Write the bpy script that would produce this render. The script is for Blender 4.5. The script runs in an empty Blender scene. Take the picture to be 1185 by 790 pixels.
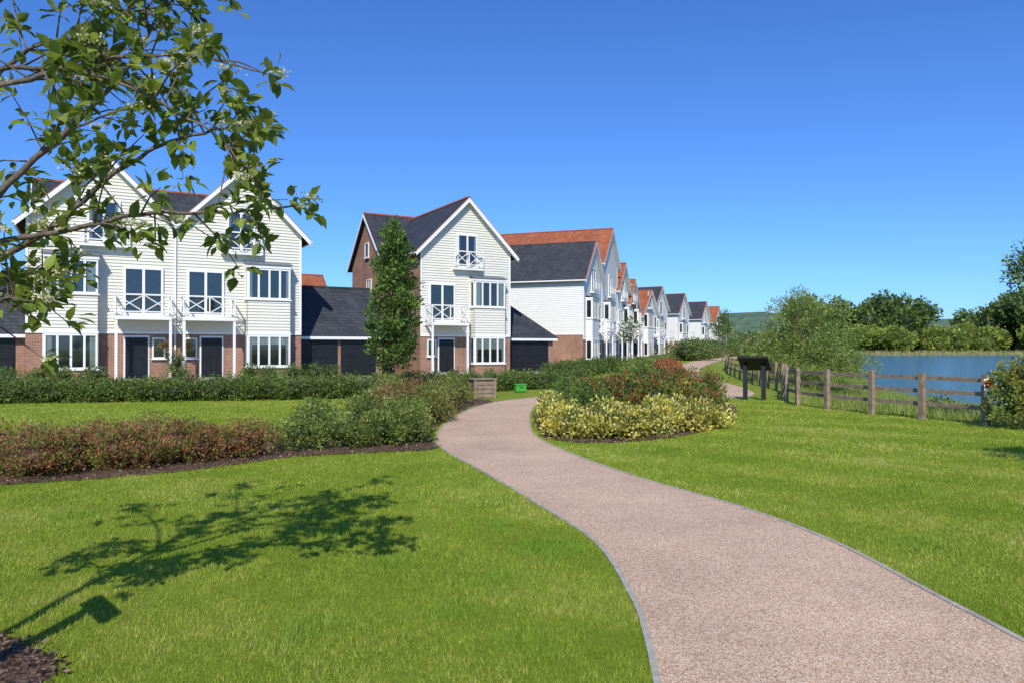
import bpy, bmesh, math, random
import numpy as np
from mathutils import Vector, Matrix
random.seed(7)
rng = np.random.default_rng(11)
scene = bpy.context.scene
COL = scene.collection

# ------------------------------------------------------------------ materials
def new_mat(name):
    m = bpy.data.materials.new(name); m.use_nodes = True
    nt = m.node_tree
    b = nt.nodes['Principled BSDF']
    return m, nt, b
def N(nt, t, **kw):
    n = nt.nodes.new(t)
    for k, v in kw.items(): setattr(n, k, v)
    return n
def ramp(nt, stops):
    r = nt.nodes.new('ShaderNodeValToRGB')
    el = r.color_ramp.elements
    while len(el) < len(stops): el.new(0.5)
    for e, (p, c) in zip(el, stops):
        e.position = p; e.color = (c[0], c[1], c[2], 1)
    return r
def noise_mat(name, stops, scale=5, detail=6, rough=0.8, bump=0.0, bscale=None, bdist=0.01, spec=0.3, stretch=(1,1,1), nrough=0.6):
    m, nt, b = new_mat(name)
    tc = N(nt, 'ShaderNodeTexCoord'); mp = N(nt, 'ShaderNodeMapping')
    mp.inputs['Scale'].default_value = stretch
    nt.links.new(tc.outputs['Object'], mp.inputs['Vector'])
    n = N(nt, 'ShaderNodeTexNoise'); n.inputs['Scale'].default_value = scale; n.inputs['Detail'].default_value = detail
    n.inputs['Roughness'].default_value = nrough
    nt.links.new(mp.outputs[0], n.inputs['Vector'])
    r = ramp(nt, stops); nt.links.new(n.outputs['Fac'], r.inputs[0]); nt.links.new(r.outputs[0], b.inputs['Base Color'])
    b.inputs['Roughness'].default_value = rough
    b.inputs['Specular IOR Level'].default_value = spec
    if bump > 0:
        n2 = N(nt, 'ShaderNodeTexNoise'); n2.inputs['Scale'].default_value = bscale or scale * 3; n2.inputs['Detail'].default_value = 5
        nt.links.new(mp.outputs[0], n2.inputs['Vector'])
        bp = N(nt, 'ShaderNodeBump'); bp.inputs['Strength'].default_value = bump; bp.inputs['Distance'].default_value = bdist
        nt.links.new(n2.outputs['Fac'], bp.inputs['Height']); nt.links.new(bp.outputs[0], b.inputs['Normal'])
    return m
def wallbrick_mat(name, c1, c2, mortar, bw=0.225, bh=0.075, ms=0.012, rough=0.85, bump=0.4, roofy=False, var=0.5, spec=0.2):
    m, nt, b = new_mat(name)
    tc = N(nt, 'ShaderNodeTexCoord'); sp = N(nt, 'ShaderNodeSeparateXYZ'); cb = N(nt, 'ShaderNodeCombineXYZ')
    nt.links.new(tc.outputs['Object'], sp.inputs[0])
    ad = N(nt, 'ShaderNodeMath', operation='ADD')
    nt.links.new(sp.outputs[0], ad.inputs[0]); nt.links.new(sp.outputs[1], ad.inputs[1])
    nt.links.new(ad.outputs[0], cb.inputs[0]); nt.links.new(sp.outputs[2], cb.inputs[1])
    br = N(nt, 'ShaderNodeTexBrick')
    br.inputs['Scale'].default_value = 1; br.inputs['Brick Width'].default_value = bw; br.inputs['Row Height'].default_value = bh
    br.inputs['Mortar Size'].default_value = ms; br.inputs['Color1'].default_value = (*c1, 1); br.inputs['Color2'].default_value = (*c2, 1)
    br.inputs['Mortar'].default_value = (*mortar, 1); br.inputs['Bias'].default_value = 0
    nt.links.new(cb.outputs[0], br.inputs['Vector'])
    n = N(nt, 'ShaderNodeTexNoise'); n.inputs['Scale'].default_value = 0.9; n.inputs['Detail'].default_value = 6
    nt.links.new(tc.outputs['Object'], n.inputs['Vector'])
    r = ramp(nt, [(0.3, (1-var*0.5,)*3), (0.7, (1+var*0.3,)*3)])
    nt.links.new(n.outputs['Fac'], r.inputs[0])
    mx = N(nt, 'ShaderNodeMix', data_type='RGBA', blend_type='MULTIPLY'); mx.inputs[0].default_value = 1
    nt.links.new(br.outputs['Color'], mx.inputs[6]); nt.links.new(r.outputs[0], mx.inputs[7])
    nt.links.new(mx.outputs[2], b.inputs['Base Color'])
    bp = N(nt, 'ShaderNodeBump', invert=True); bp.inputs['Strength'].default_value = bump; bp.inputs['Distance'].default_value = 0.01
    nt.links.new(br.outputs['Fac'], bp.inputs['Height']); nt.links.new(bp.outputs[0], b.inputs['Normal'])
    b.inputs['Roughness'].default_value = rough; b.inputs['Specular IOR Level'].default_value = spec
    return m
def leaf_mat(name, trans=0.3, rough=0.5, spec=0.35):
    m, nt, b = new_mat(name)
    at = N(nt, 'ShaderNodeAttribute', attribute_name='tint')
    nt.links.new(at.outputs['Color'], b.inputs['Base Color'])
    b.inputs['Roughness'].default_value = rough; b.inputs['Specular IOR Level'].default_value = spec
    tr = N(nt, 'ShaderNodeBsdfTranslucent')
    hs = N(nt, 'ShaderNodeHueSaturation'); hs.inputs['Value'].default_value = 1.7; hs.inputs['Hue'].default_value = 0.48
    nt.links.new(at.outputs['Color'], hs.inputs['Color']); nt.links.new(hs.outputs[0], tr.inputs['Color'])
    mx = N(nt, 'ShaderNodeMixShader'); mx.inputs[0].default_value = trans
    nt.links.new(b.outputs[0], mx.inputs[1]); nt.links.new(tr.outputs[0], mx.inputs[2])
    nt.links.new(mx.outputs[0], nt.nodes['Material Output'].inputs['Surface'])
    return m

M = {}
M['leaf'] = leaf_mat('leaf_foliage', trans=.34)
M['grassblade'] = leaf_mat('grass_blades', trans=0.35, rough=0.6, spec=0.15)
M['bark'] = noise_mat('bark', [(0.3, (0.07, 0.053, 0.04)), (0.7, (0.19, 0.155, 0.12))], scale=25, bump=0.6, stretch=(1, 1, 0.3))
M['brick'] = wallbrick_mat('red_brick', (0.38, 0.16, 0.09), (0.25, 0.105, 0.065), (0.38, 0.30, 0.24))
M['slate'] = wallbrick_mat('slate_roof', (0.036, 0.040, 0.048), (0.060, 0.064, 0.073), (0.018, 0.02, 0.024), bw=0.3, bh=0.18, ms=0.012, rough=0.6, bump=0.6, spec=0.3)
M['clay'] = wallbrick_mat('clay_tile_roof', (0.42, 0.14, 0.06), (0.30, 0.095, 0.05), (0.12, 0.04, 0.025), bw=0.24, bh=0.2, ms=0.015, rough=0.8, bump=0.6)
M['ridge'] = noise_mat('ridge_tile', [(0.3, (0.30, 0.09, 0.055)), (0.7, (0.42, 0.15, 0.09))], scale=4)
M['cream'] = noise_mat('cream_weatherboard', [(0.3, (0.67, 0.645, 0.555)), (0.7, (0.73, 0.705, 0.61))], scale=1.2, rough=0.55, stretch=(1, 1, 5))
M['whiteclad'] = noise_mat('white_weatherboard', [(0.3, (0.70, 0.69, 0.65)), (0.7, (0.77, 0.76, 0.72))], scale=1.2, rough=0.55, stretch=(1, 1, 5))
M['white'] = noise_mat('white_paint', [(0.3, (0.78, 0.77, 0.74)), (0.7, (0.83, 0.82, 0.79))], scale=2, rough=0.4)
M['dark'] = noise_mat('dark_interior', [(0.3, (0.012, 0.014, 0.017)), (0.7, (0.04, 0.04, 0.04))], scale=1.5)
M['door'] = noise_mat('black_door_paint', [(0.3, (0.012, 0.013, 0.016)), (0.7, (0.02, 0.021, 0.024))], scale=3, rough=0.35)
M['curtain'] = noise_mat('curtain', [(0.3, (0.30, 0.28, 0.26)), (0.7, (0.5, 0.48, 0.45))], scale=14, stretch=(1, 1, 0.05))
M['lead'] = noise_mat('lead_roof', [(0.3, (0.13, 0.14, 0.15)), (0.7, (0.2, 0.21, 0.22))], scale=3, rough=0.5)
m, nt, b = new_mat('window_glass')
nt.nodes.remove(b)
t = N(nt, 'ShaderNodeBsdfTransparent'); t.inputs[0].default_value = (0.8, 0.85, 0.85, 1)
g = N(nt, 'ShaderNodeBsdfGlossy'); g.inputs['Roughness'].default_value = 0.03
mx = N(nt, 'ShaderNodeMixShader'); mx.inputs[0].default_value = 0.08
nt.links.new(t.outputs[0], mx.inputs[1]); nt.links.new(g.outputs[0], mx.inputs[2]); nt.links.new(mx.outputs[0], nt.nodes['Material Output'].inputs['Surface'])
M['glass'] = m
M['wood'] = noise_mat('weathered_timber', [(0.3, (0.16, 0.115, 0.08)), (0.7, (0.34, 0.26, 0.185))], scale=7, bump=0.5, stretch=(1, 1, 1), rough=0.85)
M['mulch'] = noise_mat('bark_mulch', [(0.25, (0.03, 0.018, 0.012)), (0.5, (0.11, 0.066, 0.042)), (0.75, (0.27, 0.175, 0.115))], scale=38, detail=4, bump=1.0, bscale=45, bdist=0.03)
M['kerb'] = noise_mat('concrete_edging', [(0.3, (0.28, 0.255, 0.22)), (0.7, (0.46, 0.43, 0.38))], scale=9, bump=0.3)
M['paving'] = noise_mat('paving', [(0.3, (0.30, 0.27, 0.25)), (0.7, (0.42, 0.39, 0.36))], scale=3, bump=0.2)
M['hill'] = noise_mat('hazed_hill_woodland', [(0.35, (0.06, 0.11, 0.065)), (0.55, (0.10, 0.16, 0.09)), (0.72, (0.18, 0.25, 0.12))], scale=0.02, detail=8)  # distance haze is mixed into the base colour as a bluish green
M['redsign'] = noise_mat('red_sign_paint', [(0.3, (0.55, 0.02, 0.02)), (0.7, (0.6, 0.03, 0.03))], scale=3, rough=0.4)
M['greenplastic'] = noise_mat('green_plastic', [(0.3, (0.05, 0.30, 0.04)), (0.7, (0.07, 0.38, 0.05))], scale=3, rough=0.4)
M['black'] = noise_mat('black_metal', [(0.3, (0.02, 0.02, 0.02)), (0.7, (0.035, 0.035, 0.035))], scale=3, rough=0.5)

# resin gravel path
m, nt, b = new_mat('resin_gravel_path')
tc = N(nt, 'ShaderNodeTexCoord')
v = N(nt, 'ShaderNodeTexVoronoi'); v.inputs['Scale'].default_value = 140
nt.links.new(tc.outputs['Object'], v.inputs['Vector'])
sx = N(nt, 'ShaderNodeSeparateColor'); nt.links.new(v.outputs['Color'], sx.inputs[0])
r = ramp(nt, [(0.0, (0.27, 0.15, 0.086)), (0.35, (0.49, 0.315, 0.20)), (0.7, (0.62, 0.435, 0.295)), (1.0, (0.82, 0.66, 0.50))])
nt.links.new(sx.outputs[0], r.inputs[0])
n = N(nt, 'ShaderNodeTexNoise'); n.inputs['Scale'].default_value = 0.7; n.inputs['Detail'].default_value = 9; n.inputs['Roughness'].default_value = .65
nt.links.new(tc.outputs['Object'], n.inputs['Vector'])
r2 = ramp(nt, [(0.3, (0.78, 0.77, 0.75)), (0.7, (1.10, 1.09, 1.09))]); nt.links.new(n.outputs['Fac'], r2.inputs[0])
mx = N(nt, 'ShaderNodeMix', data_type='RGBA', blend_type='MULTIPLY'); mx.inputs[0].default_value = 1
nt.links.new(r.outputs[0], mx.inputs[6]); nt.links.new(r2.outputs[0], mx.inputs[7]); nt.links.new(mx.outputs[2], b.inputs['Base Color'])
bp = N(nt, 'ShaderNodeBump'); bp.inputs['Strength'].default_value = 0.4; bp.inputs['Distance'].default_value = 0.003
nt.links.new(v.outputs['Distance'], bp.inputs['Height']); nt.links.new(bp.outputs[0], b.inputs['Normal'])
b.inputs['Roughness'].default_value = 0.85
M['path'] = m

# ground
m, nt, b = new_mat('lawn_ground')
tc = N(nt, 'ShaderNodeTexCoord')
n1 = N(nt, 'ShaderNodeTexNoise'); n1.inputs['Scale'].default_value = 0.55; n1.inputs['Detail'].default_value = 8; n1.inputs['Roughness'].default_value = 0.7
n2 = N(nt, 'ShaderNodeTexNoise'); n2.inputs['Scale'].default_value = 30; n2.inputs['Detail'].default_value = 6; n2.inputs['Roughness'].default_value = 0.8
for q in (n1, n2): nt.links.new(tc.outputs['Object'], q.inputs['Vector'])
r1 = ramp(nt, [(0.3, (0.15, 0.225, 0.022)), (0.55, (0.225, 0.285, 0.035)), (0.75, (0.31, 0.335, 0.07))])
r2 = ramp(nt, [(0.3, (0.55, 0.6, 0.5)), (0.7, (1.3, 1.25, 1.2))])
nt.links.new(n1.outputs['Fac'], r1.inputs[0]); nt.links.new(n2.outputs['Fac'], r2.inputs[0])
mx = N(nt, 'ShaderNodeMix', data_type='RGBA', blend_type='MULTIPLY'); mx.inputs[0].default_value = 1
nt.links.new(r1.outputs[0], mx.inputs[6]); nt.links.new(r2.outputs[0], mx.inputs[7]); nt.links.new(mx.outputs[2], b.inputs['Base Color'])
bp = N(nt, 'ShaderNodeBump'); bp.inputs['Strength'].default_value = 0.8; bp.inputs['Distance'].default_value = 0.03
nt.links.new(n2.outputs['Fac'], bp.inputs['Height']); nt.links.new(bp.outputs[0], b.inputs['Normal'])
b.inputs['Roughness'].default_value = 0.9; b.inputs['Specular IOR Level'].default_value = 0.1
M['ground'] = m
# water
m, nt, b = new_mat('lake_water')
tc = N(nt, 'ShaderNodeTexCoord'); mp = N(nt, 'ShaderNodeMapping'); mp.inputs['Scale'].default_value = (0.6, 1.5, 1)
nt.links.new(tc.outputs['Object'], mp.inputs['Vector'])
n1 = N(nt, 'ShaderNodeTexNoise'); n1.inputs['Scale'].default_value = 1.2; n1.inputs['Detail'].default_value = 6
nt.links.new(mp.outputs[0], n1.inputs['Vector'])
bp = N(nt, 'ShaderNodeBump'); bp.inputs['Strength'].default_value = 1.0; bp.inputs['Distance'].default_value = 0.5
nt.links.new(n1.outputs['Fac'], bp.inputs['Height']); nt.links.new(bp.outputs[0], b.inputs['Normal'])
b.inputs['Base Color'].default_value = (0.06, 0.17, 0.25, 1); b.inputs['Roughness'].default_value = 0.12; b.inputs['IOR'].default_value = 1.33
M['water'] = m

# ------------------------------------------------------------------ helpers
def np_mesh(name, V, F, mat, colors=None, parent=None, smooth=False):
    me = bpy.data.meshes.new(name)
    V = np.asarray(V, dtype=np.float32); F = np.asarray(F, dtype=np.int32)
    me.vertices.add(len(V)); me.vertices.foreach_set('co', V.ravel())
    k = F.shape[1]
    me.loops.add(F.size); me.loops.foreach_set('vertex_index', F.ravel())
    me.polygons.add(len(F)); me.polygons.foreach_set('loop_start', np.arange(0, F.size, k, dtype=np.int32))
    me.polygons.foreach_set('loop_total', np.full(len(F), k, dtype=np.int32))
    if smooth: me.polygons.foreach_set('use_smooth', np.ones(len(F), dtype=bool))
    me.update(calc_edges=True)
    if colors is not None:
        a = me.color_attributes.new('tint', 'FLOAT_COLOR', 'POINT')
        c = np.ones((len(V), 4), dtype=np.float32); c[:, :3] = colors
        a.data.foreach_set('color', c.ravel())
    me.materials.append(mat)
    ob = bpy.data.objects.new(name, me); COL.objects.link(ob)
    if parent: ob.parent = parent
    return ob
def py_mesh(name, V, F, mat, parent=None, recalc=False, smooth=False):
    me = bpy.data.meshes.new(name); me.from_pydata([tuple(v) for v in V], [], F); me.update()
    if recalc:
        bm = bmesh.new(); bm.from_mesh(me); bmesh.ops.recalc_face_normals(bm, faces=bm.faces); bm.to_mesh(me); bm.free()
    if smooth:
        for p in me.polygons: p.use_smooth = True
    me.materials.append(mat)
    ob = bpy.data.objects.new(name, me); COL.objects.link(ob)
    if parent: ob.parent = parent
    return ob
def empty(name, loc=(0, 0, 0), rz=0):
    e = bpy.data.objects.new(name, None); e.location = loc; e.rotation_euler = (0, 0, rz); COL.objects.link(e); e.empty_display_size = 0.3
    return e
def nrm(a): return a / (np.linalg.norm(a, axis=-1, keepdims=True) + 1e-9)
def rdir(n): return nrm(rng.normal(size=(n, 3)))
def catmull(P, n=10):
    P = [np.array(p, float) for p in P]; Q = [2*P[0]-P[1]] + P + [2*P[-1]-P[-2]]
    out = []
    for i in range(1, len(Q)-2):
        for k in range(n):
            t = k/n
            out.append(0.5*((2*Q[i]) + (-Q[i-1]+Q[i+1])*t + (2*Q[i-1]-5*Q[i]+4*Q[i+1]-Q[i+2])*t*t + (-Q[i-1]+3*Q[i]-3*Q[i+1]+Q[i+2])*t**3))
    out.append(P[-1]); return np.array(out)
def resample(P, n):
    d = np.r_[0, np.cumsum(np.linalg.norm(np.diff(P, axis=0), axis=1))]
    t = np.linspace(0, d[-1], n)
    return np.stack([np.interp(t, d, P[:, i]) for i in range(P.shape[1])], 1)
def inpoly(x, y, poly):
    r = np.zeros(x.shape, bool); n = len(poly)
    for i in range(n):
        x1, y1 = poly[i][:2]; x2, y2 = poly[(i+1) % n][:2]
        if y1 == y2: continue
        c = ((y1 > y) != (y2 > y)) & (x < (x2-x1)*(y-y1)/(y2-y1)+x1)
        r ^= c
    return r
def polydist(x, y, poly):
    d = np.full(x.shape, 1e9); n = len(poly)
    for i in range(n):
        x1, y1 = poly[i][:2]; x2, y2 = poly[(i+1) % n][:2]
        dx, dy = x2-x1, y2-y1
        t = np.clip(((x-x1)*dx+(y-y1)*dy)/(dx*dx+dy*dy+1e-9), 0, 1)
        d = np.minimum(d, np.hypot(x-x1-t*dx, y-y1-t*dy))
    return d
def leaf_arrays(P, D, L, W, fold=0.25):
    n = len(P); s = nrm(np.cross(D, rdir(n))); nn = nrm(np.cross(s, D))
    L = np.broadcast_to(np.asarray(L, float), (n,))[:, None]; W = np.broadcast_to(np.asarray(W, float), (n,))[:, None]
    v = np.stack([P, P + D*L*.45 + s*W + nn*W*fold, P + D*L, P + D*L*.45 - s*W + nn*W*fold], 1).reshape(-1, 3)
    b = (np.arange(n)*4)[:, None]
    f = np.concatenate([b+[0, 1, 2], b+[0, 2, 3]], 0)
    return v, f
def sphere_lowpoly(c, r, nu=8, nv=6):
    V = []; F = []
    for j in range(nv+1):
        th = math.pi*j/nv
        for i in range(nu):
            ph = 2*math.pi*i/nu
            V.append((c[0]+r[0]*math.sin(th)*math.cos(ph), c[1]+r[1]*math.sin(th)*math.sin(ph), c[2]+r[2]*math.cos(th)))
    for j in range(nv):
        for i in range(nu):
            a = j*nu+i; b2 = j*nu+(i+1) % nu
            F.append((a, b2, b2+nu)); F.append((a, b2+nu, a+nu))
    return V, F
GAIN = 1.45
def foliage(name, ells, palette, leaf=0.05, clump=0.15, per=40, cover=1.1, core=0.58, parent=None, aspect=0.3, updir=0.35, zmin=0.01, tips=None, vary=0.3, shell=(0.66, 1.04), gain=None):
    Vs = []; Fs = []; Cs = []; off = 0
    pal = np.array(palette, float)*(gain or GAIN)*np.array([1.12, 1.0, .9])
    for e in ells:
        c = np.array(e[:3]); r = np.array(e[3:6])
        area = 4*math.pi*(((r[0]*r[1])**1.6+(r[0]*r[2])**1.6+(r[1]*r[2])**1.6)/3)**(1/1.6)
        K = max(4, int(cover*area/(clump**2*1.6)))
        d = rdir(K); 
        cc = c + d*r*rng.uniform(shell[0], shell[1], (K, 1))
        keep = cc[:, 2] > zmin - clump*.3
        cc = cc[keep]; d = d[keep]; K = len(cc)
        if K == 0: continue
        cr = clump*rng.uniform(0.55, 1.35, K)
        base = pal[rng.integers(0, len(pal), K)]*rng.uniform(1-vary, 1+vary, (K, 1))
        idx = np.repeat(np.arange(K), per); n = len(idx)
        q = rdir(n); P = cc[idx] + q*(cr[idx][:, None])*rng.uniform(0.2, 1.0, (n, 1))**0.6
        D = nrm(q*0.8 + d[idx]*0.5 + np.array([0, 0, updir]) + rng.normal(size=(n, 3))*0.4)
        ok = P[:, 2] > zmin; P = P[ok]; D = D[ok]; ii = idx[ok]; n = len(P)
        L = leaf*rng.uniform(0.6, 1.3, n)
        v, f = leaf_arrays(P, D, L, L*aspect)
        col = base[ii]*rng.uniform(0.75, 1.25, (n, 1))
        if tips is not None:
            tm = rng.random(n) < tips[1]; col[tm] = np.array(tips[0])*rng.uniform(0.7, 1.3, (tm.sum(), 1))
        Vs.append(v); Fs.append(f+off); Cs.append(np.repeat(col, 4, 0)); off += len(v)
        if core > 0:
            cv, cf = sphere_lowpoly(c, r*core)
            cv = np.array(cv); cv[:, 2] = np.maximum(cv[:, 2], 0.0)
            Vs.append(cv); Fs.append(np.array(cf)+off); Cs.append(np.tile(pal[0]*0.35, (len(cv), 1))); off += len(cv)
    return np_mesh(name, np.concatenate(Vs), np.concatenate(Fs), M['leaf'], np.clip(np.concatenate(Cs), 0, 1), parent)
def tube_arrays(pts, radii, k=7):
    pts = np.array(pts, float); n = len(pts); V = []; F = []
    for i in range(n):
        d = pts[min(i+1, n-1)]-pts[max(i-1, 0)]; d = d/(np.linalg.norm(d)+1e-9)
        a = np.cross(d, [0.3, 0.9, 0.1]) if abs(d[2]) > .5 else np.cross(d, [0, 0, 1]); a /= np.linalg.norm(a)+1e-9; b2 = np.cross(d, a)
        for j in range(k):
            t = 2*math.pi*j/k; V.append(pts[i]+radii[i]*(math.cos(t)*a+math.sin(t)*b2))
    for i in range(n-1):
        for j in range(k):
            F.append((i*k+j, i*k+(j+1) % k, (i+1)*k+(j+1) % k, (i+1)*k+j))
    return V, F
def tubes(name, items, mat, parent=None):
    Vs = []; Fs = []; off = 0
    for pts, rad in items:
        v, f = tube_arrays(pts, rad); Vs += v; Fs += [tuple(i+off for i in q) for q in f]; off += len(v)
    return np_mesh(name, np.array(Vs), np.array(Fs), mat, parent=parent, smooth=True)
def blades(name, x, y, z, h, w, cols, lean=0.45, parent=None):
    n = len(x); a = rng.uniform(0, 2*math.pi, n); la = rng.uniform(0, 2*math.pi, n); lm = rng.uniform(0, lean, n)*h
    P = np.stack([x, y, z], 1); s = np.stack([np.cos(a), np.sin(a), 0*a], 1)*w[:, None]
    tip = P + np.stack([np.cos(la)*lm, np.sin(la)*lm, h], 1)
    V = np.stack([P-s, P+s, tip], 1).reshape(-1, 3); F = (np.arange(n)*3)[:, None]+[0, 1, 2]
    return np_mesh(name, V, F, M['grassblade'], np.repeat(cols, 3, 0), parent)

class Build:
    def __init__(s): s.p = {}
    def add(s, part, mat, V, F):
        d = s.p.setdefault((part, mat), ([], [])); o = len(d[0]); d[0].extend(V); d[1].extend([tuple(i+o for i in f) for f in F])
    def box(s, part, mat, Fr, a0, a1, b0, b1, z0, z1):
        ox, oy, ax, ay, nx, ny = Fr
        V = [(ox+a*ax+b*nx, oy+a*ay+b*ny, z) for z in (z0, z1) for (a, b) in ((a0, b0), (a1, b0), (a1, b1), (a0, b1))]
        s.add(part, mat, V, [(0, 1, 2, 3), (4, 5, 6, 7), (0, 1, 5, 4), (1, 2, 6, 5), (2, 3, 7, 6), (3, 0, 4, 7)])
    def poly(s, part, mat, Fr, pts, b0, b1):
        ox, oy, ax, ay, nx, ny = Fr; n = len(pts)
        V = [(ox+a*ax+b*nx, oy+a*ay+b*ny, z) for b in (b0, b1) for (a, z) in pts]
        s.add(part, mat, V, [tuple(range(n)), tuple(range(n, 2*n))]+[(i, (i+1) % n, n+(i+1) % n, n+i) for i in range(n)])
    def slab(s, part, mat, pts, th):
        n = len(pts); V = list(pts)+[(p[0], p[1], p[2]+th) for p in pts]
        s.add(part, mat, V, [tuple(range(n)), tuple(range(n, 2*n))]+[(i, (i+1) % n, n+(i+1) % n, n+i) for i in range(n)])
    def boards(s, part, mat, Fr, z0, z1, lf, rf, b=0.0, step=0.16, out=0.045):
        ox, oy, ax, ay, nx, ny = Fr
        P = lambda a, bb, z: (ox+a*ax+bb*nx, oy+a*ay+bb*ny, z)
        z = z0
        while z < z1-0.01:
            zt = min(z+step, z1)
            V = [P(lf(z), b+out, z), P(rf(z), b+out, z), P(rf(zt), b+.006, zt), P(lf(zt), b+.006, zt), P(lf(z), b, z), P(rf(z), b, z)]
            s.add(part, mat, V, [(0, 1, 2, 3), (4, 5, 1, 0)])
            z = zt
    def strut(s, part, mat, Fr, a0, z0, a1, z1, b0, b1, w=0.05):
        dx, dz = a1-a0, z1-z0; l = math.hypot(dx, dz); px, pz = -dz/l*w/2, dx/l*w/2
        s.poly(part, mat, Fr, [(a0+px, z0+pz), (a1+px, z1+pz), (a1-px, z1-pz), (a0-px, z0-pz)], b0, b1)
    def window(s, Fr, a0, a1, z0, z1, b=0.04, cols=2, rows=1, curtain=0.0, fw=0.07, frame='white', trans=None, blind=0):
        s.box('window_dark_backing', 'dark', Fr, a0+.01, a1-.01, b, b+.012, z0+.01, z1-.01)  # flat near-black sheet; its colour stands in for the unlit room behind
        if curtain > 0:
            cw = (a1-a0)*curtain
            s.box('curtains', 'curtain', Fr, a0+.02, a0+cw, b+.014, b+.02, z0+.03, z1-.03)
            s.box('curtains', 'curtain', Fr, a1-cw, a1-.02, b+.014, b+.02, z0+.03, z1-.03)
        if blind > 0:
            s.box('curtains', 'curtain', Fr, a0+.02, a1-.02, b+.022, b+.027, z1-(z1-z0)*blind, z1-.03)
        s.box('window_glass', 'glass', Fr, a0+.02, a1-.02, b+.034, b+.038, z0+.02, z1-.02)
        t = 'window_frames'
        s.box(t, frame, Fr, a0, a0+fw, b, b+.08, z0, z1); s.box(t, frame, Fr, a1-fw, a1, b, b+.08, z0, z1)
        s.box(t, frame, Fr, a0+fw, a1-fw, b, b+.08, z0, z0+fw); s.box(t, frame, Fr, a0+fw, a1-fw, b, b+.08, z1-fw, z1)
        for i in range(1, cols):
            c = a0+(a1-a0)*i/cols; s.box(t, frame, Fr, c-fw*.55, c+fw*.55, b, b+.075, z0+fw, z1-fw)
        if trans:
            s.box(t, frame, Fr, a0+fw, a1-fw, b, b+.07, trans-.025, trans+.025)
        s.box('window_sills', frame, Fr, a0-.06, a1+.06, b, b+.13, z0-.06, z0-.003)
    def railing(s, Fr, a0, a1, b, z0, z1, panels=2):
        t = 'balcony_railing'; mt = 'white'
        s.box(t, mt, Fr, a0, a1, b, b+.07, z1-.07, z1); s.box(t, mt, Fr, a0+.06, a1-.06, b+.01, b+.06, z0, z0+.06)
        for i in range(panels+1):
            c = a0+(a1-a0)*i/panels; c = min(max(c, a0+.03), a1-.03)
            s.box(t, mt, Fr, c-.03, c+.03, b+.004, b+.066, z0-.1, z1-.071)
        for i in range(panels):
            l = a0+(a1-a0)*i/panels+.05; r = a0+(a1-a0)*(i+1)/panels-.05
            s.strut(t, mt, Fr, l, z0+.06, r, z1-.08, b+.018, b+.032, .045); s.strut(t, mt, Fr, l, z1-.08, r, z0+.06, b+.036, b+.05, .045)
    def finish(s, parent):
        for (part, mt), (V, F) in s.p.items():
            py_mesh(part, V, F, M[mt], parent=parent, recalc=True)

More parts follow.
